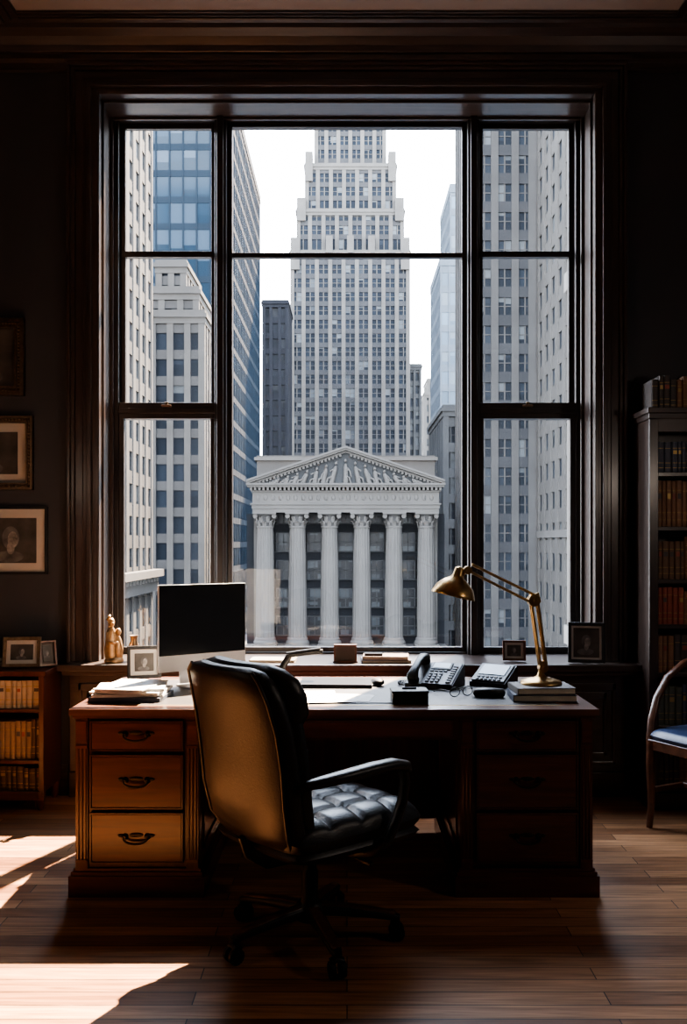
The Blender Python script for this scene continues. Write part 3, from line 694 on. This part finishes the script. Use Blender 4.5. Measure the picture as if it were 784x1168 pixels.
b,g=building('a7',[(17.0,32,170,190,GZ,53.7),(18.9,32,171,189,53.7,67.4)],1.6,3.6,.3,1.3,M_blueL,(.28,.40,.53),(.44,.55,.66),.4,deep=.15,mull=0,cornice=False,spec=.25); b.done('pale_glass_tower',recenter=False)
b,g=building('a8',[(13.2,24,128,150,GZ,20.5)],2.4,3.5,.8,1.3,M_st3,DK,LT); b.done('granite_office_block',recenter=False)
b,g=building('a9',[(13.0,19.27,95.2,112,GZ,62)],2.07,2.9,.75,1.1,M_st2,DK,(.35,.39,.43),.25,mull=.15,sp=M_sp2,deep=.3,cornice=False,spec=.08)
b.bb(19.0,24,112.3,114,GZ,61,M_st2)
b.done('granite_skyscraper',recenter=False)
b,g=building('a10',[(19.4,34,55,95.1,GZ,64)],2.9,2.9,1.25,1.3,M_st1,DK,LT,mull=0,deep=.2,frac=.15,cornice=False)
b.bb(19.34,34,54.9,95.12,2.0,2.7,M_stW)
b.done('limestone_skyscraper',recenter=False)

b=MB(); cx=-.14
for i in range(8): b.bb(cx-11,cx+11,96.2+i*.32,103,GZ+i*.5,GZ+(i+1)*.5,M_stW)
b.bb(cx-11,cx+11,98.6,112,-10.0,-9.7,M_stW)
cols=[cx-8.62+i*3.448 for i in range(6)]
def ringf(x,y,z,r,fl=0,n=72,lobes=18):
    return [(x+r*(1-fl*max(0,math.cos(lobes*2*pi*k/n)))*math.cos(2*pi*k/n),y+r*(1-fl*max(0,math.cos(lobes*2*pi*k/n)))*math.sin(2*pi*k/n),z) for k in range(n)]
for x in cols:
    y=100
    b.box(x,y,-9.5,2.5,2.5,.4,M_stW); b.lathe([(1.22,-9.3),(1.28,-9.1),(1.18,-8.95),(1.08,-8.85),(1.15,-8.7),(1.02,-8.6)],(x,y,0),M_stW,32)
    b.loft([ringf(x,y,z,r,.12) for z,r in [(-8.6,1.0),(-4,.98),(0,.92),(3.1,.84)]],M_stW)
    b.lathe([(.90,3.1),(.95,3.2),(.86,3.3)],(x,y,0),M_stW,32)
    b.lathe([(.78,3.3),(.80,3.9),(.90,4.4),(1.05,4.6)],(x,y,0),M_st2,32)
    for tier,(z0,h,r0,off) in enumerate([(3.3,.6,.86,0),(3.65,.75,.9,pi/8)]):
        for k in range(8):
            a=off+k*pi/4; d=Vector((math.cos(a),math.sin(a),0)); base=Vector((x,y,z0))
            pts=[base+d*r0,base+d*(r0+.05)+Vector((0,0,h*.5)),base+d*(r0+.22)+Vector((0,0,h*.9)),base+d*(r0+.40)+Vector((0,0,h*.78))]
            b.sweep(pts,[.24,.26,.20,.08],[.06,.06,.06,.04],M_stW,up=tuple(d),seg=8)
    for sx in (-1,1):
        for sy in (-1,1): b.cyl((x+sx*1.0,y+sy*1.0-.1,4.35),(x+sx*1.0,y+sy*1.0+.1,4.35),.25,M_stW,12)
    b.box(x,y,4.65,2.5,2.5,.18,M_stW)
e0,e1=cx-9.9,cx+9.9
b.bb(e0,e1,98.9,112,4.74,5.15,M_stW); b.bb(e0-.08,e1+.08,98.8,112,5.15,5.55,M_stW); b.bb(e0-.2,e1+.2,98.65,112,5.55,5.7,M_stW)
b.bb(e0,e1,98.9,112,5.7,6.9,M_stW)
b.bb(e0-.15,e1+.15,98.7,112,6.9,7.05,M_stW)
n=46
for i in range(n):
    x=e0-.1+(e1-e0+.2)*i/(n-1); b.box(x,98.6,7.22,.24,.5,.3,M_stW)
b.bb(e0-.5,e1+.5,98.2,112,7.38,7.6,M_stW); b.bb(e0-.6,e1+.6,98.0,112,7.6,7.8,M_stW)
for i in range(24): b.ell((e0+.6+i*.80,98.88,6.3),(.22,.07,.32),M_stW,10,6)
hw=10.45; zb=7.8; za=11.5
b.add([(cx-hw+.4,99.0,zb),(cx+hw-.4,99.0,zb),(cx,99.0,za-.3),(cx-hw+.4,112,zb),(cx+hw-.4,112,zb),(cx,112,za-.3)],[(0,1,2),(3,5,4),(0,3,4,1),(1,4,5,2),(2,5,3,0)],M_st3)
for sg in (-1,1):
    for (dz,th,yy) in [(0,.22,98.0),(-.22,.22,98.2),(-.44,.18,98.6)]:
        p0=(cx+sg*hw,zb+dz+.15); p1=(cx,za+dz)
        prof=[(p0[0],p0[1]),(p1[0],p1[1]),(p1[0],p1[1]+th),(p0[0],p0[1]+th)]
        b.prism_y(prof,yy,112,M_stW)
    for i in range(26):
        t=(i+.5)/27; x=cx+sg*hw*(1-t); z=zb+.15+(za-zb-.15)*t-.55
        if z>zb: b.box(x,98.75,z,.24,.4,.26,M_stW)
# tympanum sculpture: figures diminishing towards the corners, varied poses
for k in range(-7,8):
    H=(za-zb-1.1)*(1-abs(k)/8.3); x=cx+k*1.02; sk=1 if k>=0 else -1
    if H<.3: continue
    lean=(.25+.12*(k%3))*sk if k else 0
    b.sweep([(x+lean,98.75,zb),(x+lean*.6,98.7,zb+H*.35),(x+lean*.2,98.65,zb+H*.66),(x,98.65,zb+H*.80)],[.30,.25,.24,.10],[.28,.26,.2,.1],M_stW,up=(0,1,0))
    b.ell((x,98.6,zb+H*.92),(.16,.17,.19),M_stW,10,7)
    b.sweep([(x,98.6,zb+H*.70),(x+.42*sk,98.5,zb+H*(.5+.12*(k%2))),(x+.6*sk,98.5,zb+H*(.25+.3*(k%2)))],.08,.08,M_stW,seg=8)
    b.sweep([(x+lean,98.6,zb+H*.3),(x+lean+.4*sk,98.5,zb+H*.22),(x+lean+.5*sk,98.55,zb)],.11,.11,M_stW,seg=8)
b.bb(cx-10.7,cx+10.7,112,130,GZ,12.0,M_st1); b.bb(cx-11,cx+11,111.7,130,11.4,11.8,M_stW); b.bb(cx-10.9,cx+10.9,111.8,130,8.6,8.9,M_stW)
gw=facade_glass('bank_windows',(cx-10,104,-9.7),(.86,1,1.55),(.006,.008,.012),(.040,.048,.056),.35,.3)
b.bb(cx-10,cx+10,104.6,112,-9.7,4.74,gw)
for i in range(7):
    x=cx-10.345+i*3.448; b.bb(x-.65,x+.65,103.8,104.7,-9.7,4.74,M_cella)
for x in cols:
    for dx in (-1.08,-.55,.0,.55,1.08): b.bb(x+dx-.06,x+dx+.06,104.3,104.7,-9.7,4.74,M_cframe if abs(dx)<1 else M_cella)
for i,z in enumerate([-9.7,-6.6,-3.5,-.4,2.7]):
    b.bb(cx-10,cx+10,103.9,104.71,z,z+.8,M_cella); b.bb(cx-10,cx+10,104.28,104.72,z+1.85,z+2.0,M_cframe); b.bb(cx-10,cx+10,104.1,104.72,z+.8,z+.95,M_cframe)
for i in range(5):
    x=(cols[i]+cols[i+1])/2
    for z in (-6.6,-3.5,-.4,2.7,-9.7):
        b.bb(x-.75,x+.75,103.6,103.75,z+1.0,z+3.0,gw)
        for (xa,xb,za_,zb_) in [(x-.85,x-.72,z+.95,z+3.05),(x+.72,x+.85,z+.95,z+3.05),(x-.05,x+.05,z+.95,z+3.05),(x-.85,x+.85,z+.88,z+1.02),(x-.85,x+.85,z+2.98,z+3.1),(x-.8,x+.8,z+1.95,z+2.05)]:
            b.bb(xa,xb,103.5,103.78,za_,min(zb_,4.7),M_cframe)
for sg in (-1,1): b.bb(min(cx+sg*9.0,cx+sg*10),max(cx+sg*9.0,cx+sg*10),101.6,112,-9.7,4.74,M_stW)
b.done('neoclassical_bank_building',recenter=False)
b=MB(); b.bb(-150,150,8,400,GZ-.5,GZ,mat('asphalt',(.04,.045,.05),.9,scale=.5)); b.done('street_ground')
# unseen stone block added to keep sun out of the east sash
b=MB(); b.bb(2.16,5.0,5.84,9.15,GZ+.02,9.0,M_st1)
for z in (-9,-5,-1,.45,3.9,8.7): b.bb(2.14,5.05,5.84,9.2,z,z+.18,M_stW)
for z in (-8,-4,1.2,4.8):
    b.bb(3.0,3.9,9.14,9.17,z,z+2,M_dark); b.bb(2.9,4.0,9.14,9.22,z-.12,z,M_stW)
b.done('sun_blocker',recenter=False)

# ------------------------------------------------------------------ light
w=bpy.data.worlds.new('sky'); S.world=w; w.use_nodes=True; nt=w.node_tree
bg=nt.nodes['Background']; bg.inputs['Strength'].default_value=21.0
tc=nt.nodes.new('ShaderNodeTexCoord'); sp=nt.nodes.new('ShaderNodeSeparateXYZ'); r=nt.nodes.new('ShaderNodeValToRGB')
r.color_ramp.elements[0].position=.0; r.color_ramp.elements[0].color=(.95,.98,1,1)
r.color_ramp.elements[1].position=.8; r.color_ramp.elements[1].color=(.66,.79,1,1)
nt.links.new(tc.outputs['Generated'],sp.inputs[0]); nt.links.new(sp.outputs['Z'],r.inputs['Fac']); nt.links.new(r.outputs['Color'],bg.inputs['Color'])
sl=bpy.data.lights.new('sun','SUN'); sl.energy=105; sl.angle=.012; sl.color=(1,.77,.55)
so=bpy.data.objects.new('sun',sl); S.collection.objects.link(so); so.location=(8,20,25)
so.rotation_euler=Vector((-.40,-1,-1.27)).to_track_quat('-Z','Y').to_euler()
pl=bpy.data.lights.new('window_portal','AREA'); pl.shape='RECTANGLE'; pl.size=2.86; pl.size_y=3.3; pl.cycles.is_portal=True
po=bpy.data.objects.new('window_portal',pl); S.collection.objects.link(po); po.location=(0,5.9,2.39); po.rotation_euler=(math.radians(-90),0,0)

# ------------------------------------------------------------------ camera
cam=bpy.data.cameras.new('camera'); co=bpy.data.objects.new('camera',cam); S.collection.objects.link(co)
co.location=(0,0,1.43); co.rotation_euler=(pi/2,0,0)
cam.sensor_fit='VERTICAL'; cam.sensor_height=24; cam.lens=1064/1168*24
cam.shift_y=36/1168; cam.shift_x=-4/1168
cam.clip_end=1000; cam.clip_start=.05
S.camera=co
